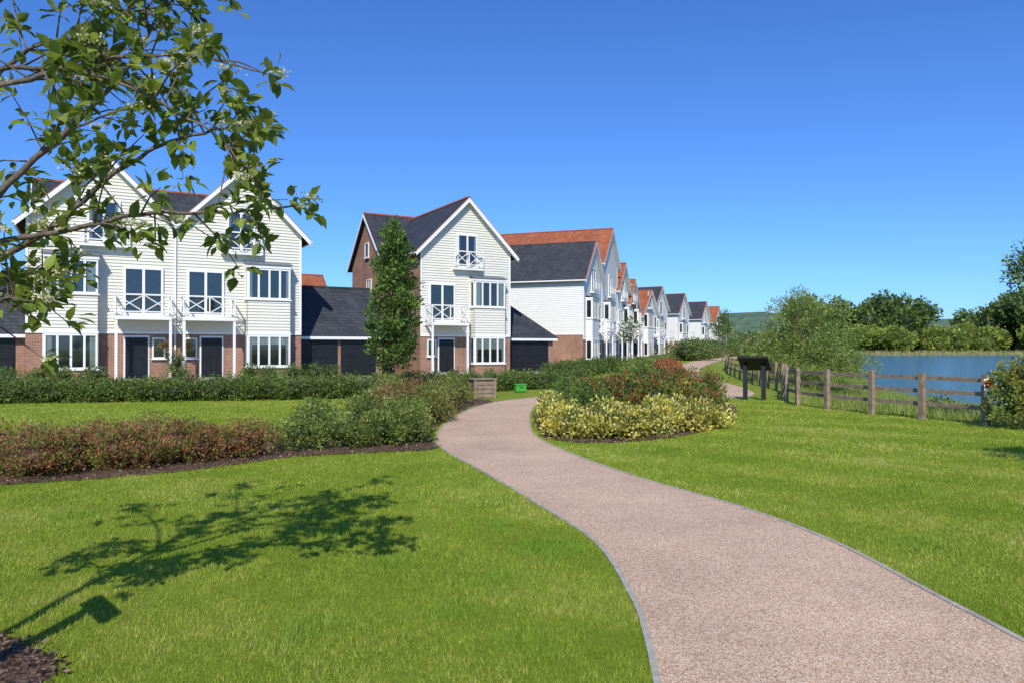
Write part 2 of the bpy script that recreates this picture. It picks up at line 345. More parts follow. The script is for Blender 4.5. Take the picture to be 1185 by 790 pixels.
def house(name, ox, oy, ux, uy, W=6.4, units='LR', D=13.5, ze=7.85, cross=True, roof='slate', clad='cream', side=None, btop=2.45, brickfront=False, detail=True, garden=False):
    ang = math.atan2(uy, ux); root = empty(name, (ox, oy, 0), ang); B = Build(); n = len(units); TW = W*n
    FF = (0, 0, 1, 0, 0, -1); FL = (0, 0, 0, 1, -1, 0); FRt = (TW, 0, 0, 1, 1, 0)
    rz = ze+W/2
    B.box('brick_walls', 'brick', FF, 0, TW, -D, 0, -.3, ze)
    vend = D-7 if cross else D
    for i in range(n):
        u0 = i*W; c = u0+W/2
        B.poly('brick_walls', 'brick', FF, [(u0+.01, ze), (u0+W-.01, ze), (c, rz-.01)], -.0, -(D-4 if cross else D))
        oL = .42 if i == 0 else 0; oR = .42 if i == n-1 else 0
        for sgn, o in ((-1, oL), (1, oR)):
            eu = c+sgn*(W/2+o); ez = ze-o
            rv = vend+W/2 if cross else D+.3; ev = (vend-o) if cross else D+.3
            if cross: rv = min(rv, D-3.5)
            B.slab('roof', roof, [(c, -.36, rz+.03), (c, rv, rz+.03), (eu, ev, ez+.03), (eu, -.36, ez+.03)], .12)
            FB = FF
            B.poly('bargeboards', 'white', FB, [(c, rz+.11), (eu, ez+.11), (eu, ez-.17), (c, rz-.17)], .365, .41)
            B.poly('bargeboards', 'white', FB, [(c, rz+.02), (eu, ez+.02), (eu, ez-.02), (c, rz-.02)], .01, .364)
            B.poly('verge_tiles', 'ridge', FB, [(c, rz+.155), (eu, ez+.155), (eu, ez+.115), (c, rz+.115)], .32, .42)
            if o > 0:
                B.box('gutters', 'white', FF, min(eu, eu+sgn*.1), max(eu, eu+sgn*.1), -ev+.02, .34, ez-.02, ez+.08)
        B.box('ridge_tiles', 'ridge', FF, c-.11, c+.11, -(rv), .36, rz+.1, rz+.2)
    if cross:
        y0, y1, yc, cz = D-7, D, D-3.5, ze+3.5
        B.poly('brick_walls', 'brick', FL, [(y0, ze), (y1, ze), (yc, cz-.01)], 0.0, -TW)
        B.slab('roof', roof, [(-.3, yc, cz+.035), (TW+.3, yc, cz+.035), (TW+.3, y0-.4, ze-.365), (-.3, y0-.4, ze-.365)], .12)
        B.slab('roof', roof, [(-.3, yc, cz+.035), (TW+.3, yc, cz+.035), (TW+.3, y1+.4, ze-.365), (-.3, y1+.4, ze-.365)], .12)
        B.box('ridge_tiles', 'ridge', FF, -.3, TW+.3, -yc-.11, -yc+.11, cz+.1, cz+.21)
        for FX in (FL, FRt):
            for sg in (-1, 1):
                B.poly('verge_tiles', 'white', FX, [(yc, cz+.1), (yc+sg*3.9, ze-.3), (yc+sg*3.9, ze-.55), (yc, cz-.15)], .305, .34)
        B.window(FL, D-4.6, D-3.6, 5.2, 6.6, b=.02, cols=2)
        B.window(FL, D-4.0, D-3.2, 8.2, 9.3, b=.02, cols=1)
    for i in range(n):
        u0 = i*W; c = u0+W/2
        if brickfront: zz = ze
        else: zz = btop
        lf = lambda z, u0=u0, c=c: u0 if z <= ze else u0+(z-ze)
        rf = lambda z, u0=u0, c=c: u0+W if z <= ze else u0+W-(z-ze)
        B.boards('weatherboard_cladding', clad, FF, zz, rz-.1, lf, rf)
        mir = units[i] == 'R'
        def m2(a, b2): return (u0+W-b2, u0+W-a) if mir else (u0+a, u0+b2)
        s = W/6.4
        a0, a1 = m2(.75*s, 2.95*s); bo = .65
        B.box('bay_brickwork', 'brick', FF, a0, a1, 0, bo, -.3, .55)
        B.box('bay_panels', 'white', FF, a0-.02, a1+.02, .0, bo+.02, .551, .62)
        B.box('bay_core', 'dark', FF, a0+.06, a1-.06, 0, bo-.06, .621, 2.35)
        for (z0, z1) in ((.63, 2.3), (4.2, 5.85)):
            B.window(FF, a0, a1, z0, z1, b=bo-.05, cols=4, curtain=random.choice([.1, .12, .15, .2]), fw=.09, blind=random.choice([0, 0, .3, .45]))
            FS = (a0, 0, 0, -1, -1, 0); FS2 = (a1, 0, 0, -1, 1, 0)
            B.window(FS, .04, bo-.06, z0, z1, b=-.04, cols=1, fw=.08); B.window(FS2, .04, bo-.06, z0, z1, b=-.04, cols=1, fw=.08)
        B.box('bay_core', clad, FF, a0+.04, a1-.04, 0, bo-.03, 2.36, 4.1)
        B.boards('weatherboard_cladding', clad, (a0, 0, 1, 0, 0, -1), 2.42, 4.12, lambda z: 0, lambda z, w=a1-a0: w, b=bo-.02)
        B.boards('weatherboard_cladding', clad, (a0, 0, 0, -1, -1, 0), 2.42, 4.12, lambda z: 0, lambda z: bo, b=-.02)
        B.boards('weatherboard_cladding', clad, (a1, 0, 0, -1, 1, 0), 2.42, 4.12, lambda z: 0, lambda z: bo, b=-.02)
        B.box('bay_core', 'dark', FF, a0+.06, a1-.06, 0, bo-.06, 4.15, 5.9)
        B.box('bay_cornice', 'white', FF, a0-.06, a1+.06, 0, bo+.06, 5.86, 6.03)
        B.box('bay_cornice', 'white', FF, a0-.04, a1+.04, 0, bo+.04, 2.31, 2.42)
        B.slab('bay_roof', 'lead', [(a0-.12, 0, 6.22), (a1+.12, 0, 6.22), (a1+.12, -bo-.12, 6.034), (a0-.12, -bo-.12, 6.034)], .05)
        j0, j1 = c-.72, c+.72
        B.window(FF, j0, j1, 6.72, 8.85, b=.04, cols=2, curtain=.15, fw=.1)
        if detail: B.railing(FF, j0-.3, j1+.3, .32, 6.85, 7.75, 2)
        B.box('balcony_deck', 'white', FF, j0-.32, j1+.32, .0, .4, 6.55, 6.66)
        d0, d1 = m2(4.05*s, 5.85*s); k0, k1 = m2(3.65*s, 6.15*s)
        B.window(FF, d0, d1, 3.25, 5.65, b=.04, cols=2, curtain=random.choice([.0, .12, .2]), fw=.11)
        B.box('balcony_deck', 'white', FF, k0, k1, 0, 1.25, 3.0, 3.17)
        B.railing(FF, k0, k1, 1.15, 3.35, 4.25, 2)
        for kk, sg in ((k0, 1), (k1, -1)):
            FS = (kk, 0, 0, -1, sg, 0)
            B.railing(FS, .05, 1.14, 0, 3.35, 4.25, 1)
            B.box('porch_posts', 'white', FF, min(kk, kk+sg*.12), max(kk, kk+sg*.12), 1.1, 1.22, 0, 3.0)
            B.strut('porch_posts', 'white', FS, .6, 2.97, 1.1, 2.5, .02, .1, .07)
        g0, g1 = m2(4.15*s, 5.15*s); h0, h1 = m2(5.35*s, 5.95*s)
        B.box('front_door', 'white', FF, g0-.08, g1+.08, 0, .05, 0, 2.25)
        B.box('front_door', 'door', FF, g0, g1, .05, .09, .04, 2.15)
        for q in range(2):
            for w in range(2):
                x0 = g0+.12+w*(g1-g0-.12)/2; B.box('front_door', 'door', FF, x0, x0+(g1-g0)/2-.2, .09, .105, .3+q*.85, 1.0+q*.85)
        B.box('door_step', 'kerb', FF, g0-.3, g1+.3, 0.0, .9, 0, .12)
        B.window(FF, h0, h1, 1.1, 2.15, b=.0, cols=1)
        B.box('corner_boards', 'white', FF, u0-.0, u0+.1, .0, .06, btop, ze) if i == 0 else B.box('rainwater_pipe', 'white', FF, u0-.04, u0+.04, .05, .12, 0, ze)
        B.box('corner_boards', 'white', FF, u0+W-.1, u0+W, .0, .06, btop, ze) if i == n-1 else None
        B.box('band_board', 'white', FF, u0, u0+W, 0, .055, btop-.12, btop-.003)
    if side:
        B.boards('weatherboard_cladding', side, FL, 2.9, ze, lambda z: 0, lambda z: D)
        B.box('band_board', 'white', FL, 0, D, .002, .05, 2.75, 2.897)
        B.boards('weatherboard_cladding', side, FRt, 2.9, ze, lambda z: 0, lambda z: D)
    B.finish(root)
    return root

def garage(name, ox, oy, ux, uy, W, D=6, ze=2.5, rz=5.3, hip=False, doors=2, roof='slate'):
    root = empty(name, (ox, oy, 0), math.atan2(uy, ux)); B = Build(); FF = (0, 0, 1, 0, 0, -1)
    B.box('brick_walls', 'brick', FF, 0, W, -D, 0, -.2, ze-.02)
    FL = (0, 0, 0, 1, -1, 0)
    if not hip: B.poly('brick_walls', 'brick', FL, [(0, ze), (D, ze), (D/2, rz-.02)], 0, -W)
    else: B.poly('brick_walls', 'brick', FL, [(0, ze), (D, ze), (D/2, rz-.02)], 0, -.2)
    o = .3; k = (rz-ze)/(D/2); h = D/2 if hip else -.2; hb = (W-h)
    hb = max(hb, .4)
    B.slab('roof', roof, [(-.1, D/2, rz), (hb, D/2, rz), (W+(o if hip else .2), -o, ze-k*o), (-.1, -o, ze-k*o)], .1)
    B.slab('roof', roof, [(-.1, D/2, rz), (hb, D/2, rz), (W+(o if hip else .2), D+o, ze-k*o), (-.1, D+o, ze-k*o)], .1)
    if hip: B.slab('roof', roof, [(hb, D/2, rz), (W+o, -o, ze-k*o), (W+o, D+o, ze-k*o)], .1)
    B.box('ridge_tiles', 'slate' if roof == 'slate' else 'ridge', FF, -.1, hb, -D/2-.1, -D/2+.1, rz+.05, rz+.16)
    B.box('fascia', 'white', FF, -.1, W+.2, .3, .34, ze-k*o-.1, ze-k*o+.06)
    dw = (W-.5)/doors
    for i in range(doors):
        a = .3+i*dw
        B.box('garage_door', 'door', FF, a, a+dw-.2, .0, .04, 0, 2.15)
        for q in range(4): B.box('garage_door', 'door', FF, a+.04, a+dw-.24, .04, .055, .06+q*.53, .53+q*.53)
    B.finish(root); return root

# ------------------------------------------------------------------ terrain
LAKE = [(28, 8), (18.6, 22), (18.4, 33), (21.5, 44), (28.5, 60), (45, 95), (68, 150), (108, 228), (180, 242), (300, 240), (420, 150), (420, -60), (60, -60), (38, -5)]
WL = -.75
def height(x, y):
    d = polydist(x, y, LAKE); ins = inpoly(x, y, LAKE)
    t = np.clip(d/8.2, 0, 1); out = WL*(1-t)**1.15
    return np.where(ins, WL-np.minimum(d*.3, 1.5), out)
xs = np.r_[[-4000, -1500, -600, -250, -120, -60, -30, -15, -8, -3, 0, 3, 6, 8], np.arange(9, 130, 1.0), np.arange(135, 440, 15), [600, 1200, 2500, 4000]]
ys = np.r_[[-400, -120, -60, -30], np.arange(-20, 252, 1.5), [260, 300, 400, 700, 1500, 3000, 6000]]
X, Y = np.meshgrid(xs, ys); Z = height(X, Y); nx = len(xs)
V = np.stack([X.ravel(), Y.ravel(), Z.ravel()], 1)
ii, jj = np.meshgrid(np.arange(len(xs)-1), np.arange(len(ys)-1)); a = (jj*nx+ii).ravel()
np_mesh('ground', V, np.stack([a, a+1, a+nx+1, a+nx], 1), M['ground'], smooth=True)
py_mesh('lake_water', [(13, -62, WL), (425, -62, WL), (425, 246, WL), (13, 246, WL)], [(0, 1, 2, 3)], M['water'])

# hills
hx = np.linspace(-1500, 4200, 300); hv = []; nh = len(hx)
for j, (yy, f) in enumerate([(1500, 0), (1620, .3), (1750, .55), (1880, .75), (2000, .9), (2300, 1), (2700, .6)]):
    hh = (88+30*np.sin(hx*.0021+1.0)+16*np.sin(hx*.0057+2)+6*np.sin(hx*.021))*f + rng.normal(0, 2.5, nh)*(f > 0)
    hh = hh*np.clip((hx+1500)/700, 0, 1)
    for x_, h_ in zip(hx, hh): hv.append((x_, yy, h_-1))
ii, jj = np.meshgrid(np.arange(nh-1), np.arange(6)); a = (jj*nh+ii).ravel()
np_mesh('hills', np.array(hv), np.stack([a, a+1, a+nh+1, a+nh], 1), M['hill'], smooth=True)

# ------------------------------------------------------------------ path
Lp = catmull([(-.5, -3), (.35, 0), (.62, 2.2), (.733, 3.61), (.78, 4.09), (.816, 4.87), (.72, 6.29), (.255, 7.88), (-.375, 9.81), (-1.085, 11.9), (-1.37, 13.6), (-1.41, 16.5), (-1.03, 20.2), (-.35, 22.6), (.9, 24.4), (2.6, 25.4), (5, 26.2), (7.0, 27.5), (8, 31), (9, 38), (11, 50), (15, 66), (21, 86), (30, 112), (42, 142)])
Rp = catmull([(2.2, -3), (2.7, 0), (2.87, 2.5), (2.86, 3.5), (2.85, 4.09), (2.80, 4.87), (2.70, 6.29), (2.32, 7.66), (1.59, 9.3), (.905, 11.4), (.44, 13.6), (.365, 15.9), (.48, 19.2), (.85, 21.6), (1.9, 23.1), (4, 23.7), (6.6, 24.0), (8.3, 25.4), (9.4, 29.5), (10.4, 37), (12.5, 49), (17, 65), (23.5, 84.5), (33, 110), (45, 140)])
ns = min(len(Lp), len(Rp))
V = [(p[0], p[1], .008) for p in Lp[:ns]]+[(p[0], p[1], .008) for p in Rp[:ns]]
py_mesh('path', V, [(i, i+1, ns+i+1, ns+i) for i in range(ns-1)], M['path'])
PATHPOLY = [tuple(p) for p in Lp]+[tuple(p) for p in Rp[::-1]]
def edging(P, sgn, name):
    P = np.array(P); d = nrm(np.gradient(P, axis=0)); nn = np.stack([-d[:, 1], d[:, 0]], 1)*sgn
    V = []; F = []
    for p, q in zip(P, nn):
        o = p+q*.04; V += [(p[0], p[1], 0), (p[0], p[1], .016), (o[0], o[1], .016), (o[0], o[1], 0)]
    for i in range(len(P)-1):
        for k in range(3): F.append((i*4+k, i*4+k+1, i*4+5+k, i*4+4+k))
    return py_mesh(name, V, F, M['kerb'])
edging(Lp[:170], 1, 'path_edging'); edging(Rp[:170], -1, 'path_edging')

# ------------------------------------------------------------------ beds
def bed(name, poly, z=.012, mat='mulch'):
    P = catmull(poly+[poly[0]], 5)[:-1]
    me = py_mesh(name, [(p[0], p[1], z) for p in P], [tuple(range(len(P)))], M[mat]); return [tuple(p) for p in P]
BEDL = bed('mulch_bed', [(-14, 8.0), (-8, 8.5), (-6.2, 8.8), (-4.5, 9.7), (-3.25, 11.1), (-2.0, 11.6), (-1.25, 12.0), (-1.5, 13.6), (-1.53, 16.5), (-1.15, 20.4), (-.6, 22.6), (-1.6, 24), (-3.5, 24.5), (-4.6, 22.5), (-4.0, 20), (-3.6, 16), (-4.2, 13.5), (-5.2, 12), (-7.2, 10.9), (-14, 10.4)])
BEDR = bed('mulch_bed', [(.62, 13.3), (1.3, 12.7), (2.6, 13.2), (4.1, 14.9), (5.2, 17.5), (6.2, 20.5), (6, 22.6), (3.5, 23.2), (1.9, 22.6), (.95, 21.2), (.62, 19), (.52, 16)])
th = np.linspace(0, 2*math.pi, 24, endpoint=False)
MUL = [(-2.95+.62*math.cos(t)*(1+.1*math.sin(5*t)), 3.55+.62*math.sin(t)*(1+.08*math.cos(3*t))) for t in th]
py_mesh('mulch_ring', [(a, b2, .012) for a, b2 in MUL], [tuple(range(24))], M['mulch'])
def chips(name, poly, n, size, keep=None):
    P = np.array(poly); x = rng.uniform(P[:, 0].min()-.1, P[:, 0].max()+.1, n*3); y = rng.uniform(P[:, 1].min()-.1, P[:, 1].max()+.1, n*3)
    k = inpoly(x, y, poly) | (polydist(x, y, poly) < .05)
    if keep is not None: k &= keep(x, y)
    x = x[k][:n]; y = y[k][:n]; m_ = len(x)
    D = nrm(np.concatenate([rng.normal(size=(m_, 2)), rng.normal(size=(m_, 1))*.25], 1)); L = size*rng.uniform(.5, 1.4, m_)
    v, f = leaf_arrays(np.stack([x, y, rng.uniform(.014, .035, m_)], 1), D, L, L*.25)
    v[:, 2] = np.maximum(v[:, 2], .006)
    c = np.array([(.10, .06, .04), (.2, .13, .085), (.32, .22, .15), (.05, .03, .02)])[rng.integers(0, 4, m_)]
    return np_mesh(name, v, f, M['leaf'], np.repeat(c, 4, 0))
chips('bark_chips', MUL, 2200, .035)
chips('bark_chips', BEDL, 14000, .045, lambda x, y: (polydist(x, y, BEDL) < .6) & (x > -9))
chips('bark_chips', BEDR, 6000, .05, lambda x, y: polydist(x, y, BEDR) < .5)
py_mesh('road', [(-40, 20.5, .006), (-22, 25.5, .006), (-8, 33.5, .006), (-1, 38, .006), (4, 44, .006), (8.5, 52, .006), (12, 66, .006), (17, 84, .006), (27, 108, .006), (24, 111, .006), (13, 86, .006), (8.5, 67, .006), (4.5, 57, .006), (-1, 46, .006), (-12, 39.5, .006), (-24, 33, .006), (-42, 25, .006)], [tuple(range(17))], M['paving'])

# ------------------------------------------------------------------ grass blades
cols_d = np.array([(.17, .27, .022), (.27, .36, .035), (.37, .42, .06), (.50, .48, .16)])
def smooth_noise(x, y, s, seed):
    r2 = np.random.default_rng(seed); v = 0
    for k in range(7):
        a = r2.uniform(0, 6.28); f = s*(1+.6*k); v = v+np.sin((x*math.cos(a)+y*math.sin(a))*f+r2.uniform(0, 6.28)+1.3*np.sin((x*math.sin(a)-y*math.cos(a))*f*.7))/(1+.5*k)
    return v/3
gx, gy, gh, gw = [], [], [], []
def scatter(x0, x1, y0, y1, dens, h, w):
    n = int((x1-x0)*(y1-y0)*dens); x = rng.uniform(x0, x1, n); y = rng.uniform(y0, y1, n)
    k = (np.abs(x) < .72*y+1.2)
    x = x[k]; y = y[k]
    bad = inpoly(x, y, PATHPOLY) | inpoly(x, y, BEDL) | inpoly(x, y, BEDR) | inpoly(x, y, MUL)
    x = x[~bad]; y = y[~bad]
    gx.append(x); gy.append(y); gh.append(h*rng.uniform(.4, 1.3, len(x))); gw.append(w*rng.uniform(.7, 1.3, len(x)))
scatter(-4.5, 4.8, 2.8, 5.2, 9000, .024, .0022)
scatter(-6, 6, 5.2, 7.5, 6000, .025, .003)
scatter(-8, 8, 7.5, 11, 3200, .027, .0042)
scatter(-14, 11, 11, 16, 1200, .03, .007)
scatter(-18, 10, 16, 23, 500, .03, .011)
x = np.concatenate(gx); y = np.concatenate(gy); h = np.concatenate(gh); w = np.concatenate(gw)
nz = smooth_noise(x, y, 1.1, 3); nz2 = smooth_noise(x, y, 5.0, 5); nz3 = smooth_noise(x, y, 16.0, 9); nz4 = smooth_noise(x, y, 40.0, 21)
stripe = np.tanh(3*np.sin((x*.62+y*.78)*3.4+.3*nz))
t = np.clip(.40+.28*nz+.22*nz2+.20*nz3+.16*nz4+np.where(x > 0, .15, .05)*stripe+rng.normal(0, .2, len(x)), 0, .999)*3
i0 = t.astype(int); fr = (t-i0)[:, None]
c = cols_d[i0]*(1-fr)+cols_d[np.minimum(i0+1, 3)]*fr
h = h*(1+.35*np.clip(nz2, -1, 1.2)+.3*np.clip(nz3, -1, 1)+.25*np.clip(nz4, -1, 1))
for (px, py_, pr) in [(.05, 4.15, .28), (-.1, 5.3, .35), (-.35, 4.6, .2), (-1.2, 4.3, .25), (.3, 6.0, .4), (-4.3, 7.2, .3), (-2.6, 5.9, .25), (-1.5, 6.6, .3), (3.4, 6.2, .3), (4.6, 8.5, .4), (-.9, 5.6, .22), (-.2, 6.8, .3), (-3.2, 8.2, .35)]:
    dd = np.hypot(x-px, y-py_)/pr; wt = np.clip(1.6*(.9-dd+.6*nz2+.55*nz3+.5*nz4), 0, 1)[:, None]*(dd < 2.2)[:, None]
    c = c*(1-wt*.5)+np.array([.14, .31, .03])*wt*.5; h = h*(1+.7*wt[:, 0])
h = np.minimum(h, .075)
blades('lawn_grass', x, y, np.full(len(x), 0.0), h, w, c*rng.uniform(.75, 1.25, (len(x), 1)), lean=.9)

def bank(name, n, xr, yr, dmin, dmax, h, w, cols, extra=None):
    x = rng.uniform(*xr, n); y = rng.uniform(*yr, n); d = polydist(x, y, LAKE)*np.where(inpoly(x, y, LAKE), -1, 1)
    k = (d > dmin) & (d < dmax)
    if extra: k &= extra(x, y)
    x = x[k]; y = y[k]; z = height(x, y)
    cc = np.array(cols)[rng.integers(0, len(cols), len(x))]*rng.uniform(.7, 1.3, (len(x), 1))
    return blades(name, x, y, z, h*rng.uniform(.4, 1.3, len(x)), np.full(len(x), w), cc, lean=.6)
FP = [(11.6, 12.6), (10.7, 14.2), (10.05, 15.6), (9.45, 16.95), (8.9, 18.2), (8.4, 19.6), (8.2, 21.1), (8.45, 22.6), (8.95, 24.1), (9.6, 25.7), (10.1, 27.4), (10.5, 29.2), (10.8, 31), (11.1, 33), (11.5, 35.2), (11.9, 37.5), (12.4, 40), (12.9, 42.6), (13.5, 45.4), (14.2, 48.5), (15.1, 52), (16.3, 56), (17.8, 61), (19.6, 66.5)]
fpa = np.array(FP)
def behind(x, y): return x > np.interp(y, fpa[:, 1], fpa[:, 0])+.25
bank('rough_grass', 150000, (8, 30), (12, 60), -.2, 10, .22, .011, [(.16, .25, .04), (.23, .31, .06), (.36, .35, .13)], behind)
bank('reeds', 16000, (16, 60), (14, 110), -.6, .7, .45, .012, [(.18, .25, .05), (.30, .29, .12)])
bank('reeds', 60000, (100, 330), (200, 250), -2.0, 5, 1.3, .12, [(.46, .40, .22), (.38, .36, .18), (.28, .32, .12)])

# ------------------------------------------------------------------ shrubs
def along(P, step, r, h, jit=.2, closed=False):
    P = resample(np.array(P, float), max(2, int(np.sum(np.linalg.norm(np.diff(np.array(P, float), axis=0), axis=1))/step)))
    return [(p[0]+rng.normal()*jit*r, p[1]+rng.normal()*jit*r, h*.42, r*rng.uniform(.85, 1.2), r*rng.uniform(.85, 1.2), h*.58*rng.uniform(.75, 1.15)) for p in P]
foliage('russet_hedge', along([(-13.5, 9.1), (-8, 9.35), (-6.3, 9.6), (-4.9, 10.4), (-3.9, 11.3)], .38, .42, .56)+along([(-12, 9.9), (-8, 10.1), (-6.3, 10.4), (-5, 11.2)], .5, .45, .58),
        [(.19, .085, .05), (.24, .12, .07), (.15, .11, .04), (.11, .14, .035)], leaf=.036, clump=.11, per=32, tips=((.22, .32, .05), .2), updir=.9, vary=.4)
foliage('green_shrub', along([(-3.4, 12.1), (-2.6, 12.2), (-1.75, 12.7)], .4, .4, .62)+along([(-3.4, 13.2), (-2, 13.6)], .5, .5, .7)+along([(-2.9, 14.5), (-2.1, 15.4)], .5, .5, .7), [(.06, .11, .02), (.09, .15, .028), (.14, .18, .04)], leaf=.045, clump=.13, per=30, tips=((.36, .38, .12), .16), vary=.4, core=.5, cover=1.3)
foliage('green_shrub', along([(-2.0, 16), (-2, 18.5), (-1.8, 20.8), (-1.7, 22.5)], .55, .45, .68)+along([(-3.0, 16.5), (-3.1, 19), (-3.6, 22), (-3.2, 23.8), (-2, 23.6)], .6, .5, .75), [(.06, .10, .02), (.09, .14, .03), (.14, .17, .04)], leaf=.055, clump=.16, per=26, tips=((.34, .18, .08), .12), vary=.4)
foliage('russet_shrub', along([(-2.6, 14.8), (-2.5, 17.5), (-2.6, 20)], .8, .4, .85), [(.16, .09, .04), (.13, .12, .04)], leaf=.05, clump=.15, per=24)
foliage('hedge', along([(-26, 19.9), (-17, 21.6), (-10, 22.9), (-4.4, 24.6)], .55, .6, .66, .1)+along([(-26, 20.7), (-17, 22.4), (-10, 23.7), (-4.4, 25.4)], .6, .55, .72, .1), [(.05, .085, .022), (.07, .115, .027), (.10, .15, .035)], leaf=.07, clump=.18, per=22, tips=((.22, .29, .06), .2), vary=.45)
foliage('hedge', along([(-4.4, 25.2), (-2, 27), (-.4, 28.4), (1.5, 30), (3, 31.5)], .55, .55, .66, .1)+along([(-4.4, 26), (-2, 27.8), (1.4, 30.8)], .6, .5, .7, .1), [(.05, .085, .022), (.07, .115, .027), (.10, .15, .035)], leaf=.07, clump=.18, per=22, tips=((.22, .29, .06), .2), vary=.45)
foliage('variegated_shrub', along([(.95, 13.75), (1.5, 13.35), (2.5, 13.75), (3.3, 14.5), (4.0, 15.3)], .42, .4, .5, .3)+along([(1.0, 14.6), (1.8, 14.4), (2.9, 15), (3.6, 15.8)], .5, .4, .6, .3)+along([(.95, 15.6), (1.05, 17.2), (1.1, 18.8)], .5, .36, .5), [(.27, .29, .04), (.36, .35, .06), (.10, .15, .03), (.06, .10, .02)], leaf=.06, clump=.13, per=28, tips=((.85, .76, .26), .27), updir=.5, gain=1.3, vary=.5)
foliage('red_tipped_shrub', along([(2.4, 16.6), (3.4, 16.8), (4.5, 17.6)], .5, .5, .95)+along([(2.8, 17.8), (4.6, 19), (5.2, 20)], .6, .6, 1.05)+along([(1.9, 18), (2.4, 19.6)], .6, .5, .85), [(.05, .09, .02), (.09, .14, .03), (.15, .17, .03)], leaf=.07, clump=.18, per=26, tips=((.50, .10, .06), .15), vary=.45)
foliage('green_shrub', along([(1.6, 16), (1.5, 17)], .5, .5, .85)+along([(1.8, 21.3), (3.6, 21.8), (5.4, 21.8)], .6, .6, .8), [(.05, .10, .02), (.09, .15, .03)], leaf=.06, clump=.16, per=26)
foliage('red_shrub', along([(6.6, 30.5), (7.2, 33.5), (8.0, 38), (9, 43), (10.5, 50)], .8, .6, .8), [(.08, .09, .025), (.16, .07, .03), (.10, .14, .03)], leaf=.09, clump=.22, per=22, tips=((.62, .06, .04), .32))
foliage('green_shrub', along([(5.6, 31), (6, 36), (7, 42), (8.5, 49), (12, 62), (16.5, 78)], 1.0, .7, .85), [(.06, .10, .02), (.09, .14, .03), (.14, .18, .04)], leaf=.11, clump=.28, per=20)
foliage('hedge', along([(2.2, 38), (3.5, 42), (5.5, 47), (8, 54)], .9, .7, .9), [(.055, .095, .022), (.075, .12, .027)], leaf=.1, clump=.26, per=22)
foliage('green_shrub', along([(22, 92), (30, 115), (40, 138), (48, 155)], 2.5, 2, 2.4), [(.06, .1, .03), (.1, .15, .04)], leaf=.3, clump=.7, per=20)
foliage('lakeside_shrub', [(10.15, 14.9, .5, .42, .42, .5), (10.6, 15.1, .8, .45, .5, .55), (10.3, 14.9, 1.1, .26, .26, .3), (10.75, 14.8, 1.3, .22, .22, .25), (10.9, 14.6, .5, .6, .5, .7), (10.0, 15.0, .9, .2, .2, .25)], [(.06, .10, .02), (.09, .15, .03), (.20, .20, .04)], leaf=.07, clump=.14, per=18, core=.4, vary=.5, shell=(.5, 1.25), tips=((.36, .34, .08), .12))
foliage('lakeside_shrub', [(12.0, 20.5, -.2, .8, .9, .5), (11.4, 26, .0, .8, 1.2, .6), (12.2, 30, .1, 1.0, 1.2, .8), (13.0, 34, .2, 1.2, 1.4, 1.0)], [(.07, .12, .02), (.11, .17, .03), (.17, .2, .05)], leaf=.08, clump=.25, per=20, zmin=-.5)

# ------------------------------------------------------------------ trees
FG = [(.05, .09, .025), (.07, .12, .03), (.10, .155, .04)]
def tree(name, x, y, H, tr, ells, pal, leaf, clump, per, cover=1.0, nb=12, z0=1.0, stems=1, lean=0, aspect=.3, vary=.3, shell=(.5, 1.1)):
    root = empty(name, (x, y, 0)); items = []
    for s in range(stems):
        a = rng.uniform(0, 6.28); sp = 0 if stems == 1 else H*.25*rng.uniform(.5, 1.3)
        pts = [(sp*math.cos(a)*t**1.2+rng.normal()*.02, sp*math.sin(a)*t**1.2+rng.normal()*.02, -.4+(.4+H*.92)*t*(1 if stems == 1 else rng.uniform(.9, 1))) for t in np.linspace(0, 1, 8)]
        items.append((pts, [tr*(1-t*.88) for t in np.linspace(0, 1, 8)]))
    for k in range(nb):
        e = ells[k % len(ells)]; zs = max(z0, e[2]-e[5]*.8); st = np.array([0, 0, min(zs, H*.8)]) if stems == 1 else np.array(items[k % stems][0][3])
        d = rdir(1)[0]; en = np.array(e[:3])+d*np.array(e[3:6])*.8
        mid = (st+en)/2+np.array([0, 0, -.05*H*.3])
        items.append(([st, mid, en], [tr*.4, tr*.25, tr*.06]))
    tubes('trunk_and_limbs', items, M['bark'], root)
    foliage('leaves', ells, pal, leaf=leaf, clump=clump, per=per, cover=cover, core=0, parent=root, aspect=aspect, zmin=.2 if stems > 1 else .8, vary=vary, shell=shell)
    return root
yt = []
for k in range(34):
    z_ = 1.25+k*3.8/33+rng.uniform(-.1, .1); wd = .8*math.sin(min(1, (z_-.5)/1.5)*math.pi/2)*(1-max(0, z_-3.2)/2.9); a_ = k*2.4+rng.uniform(-.4, .4)
    yt.append((wd*.62*math.cos(a_), wd*.62*math.sin(a_), z_, .30*rng.uniform(.7, 1.2), .3, .2*rng.uniform(.8, 1.4)))
yt.append((0, 0, 5.3, .13, .13, .3))
tree('young_tree', -3.6, 22.4, 5.5, .05, yt, [(.04, .085, .02), (.065, .125, .026), (.11, .18, .04)], .11, .16, 18, cover=.85, nb=35, vary=.45)
tree('willow_shrub', 14.6, 36.5, 4.4, .07, [(0, 0, 2.3, 2.1, 2, 1.7), (-1.5, 0, 1.3, 1.4, 1.3, 1.2), (1.6, .3, 1.3, 1.3, 1.3, 1.1), (-.4, 0, 3.4, 1.1, 1, .9), (.9, 0, 2.9, 1, 1, 1), (2.2, -.4, .7, 1, 1, .7), (-.2, -.8, 1.2, 1.6, 1.2, 1)], [(.09, .15, .035), (.13, .19, .05), (.17, .23, .07)], .15, .30, 24, cover=.85, nb=30, stems=7, aspect=.18, shell=(.4, 1.2))
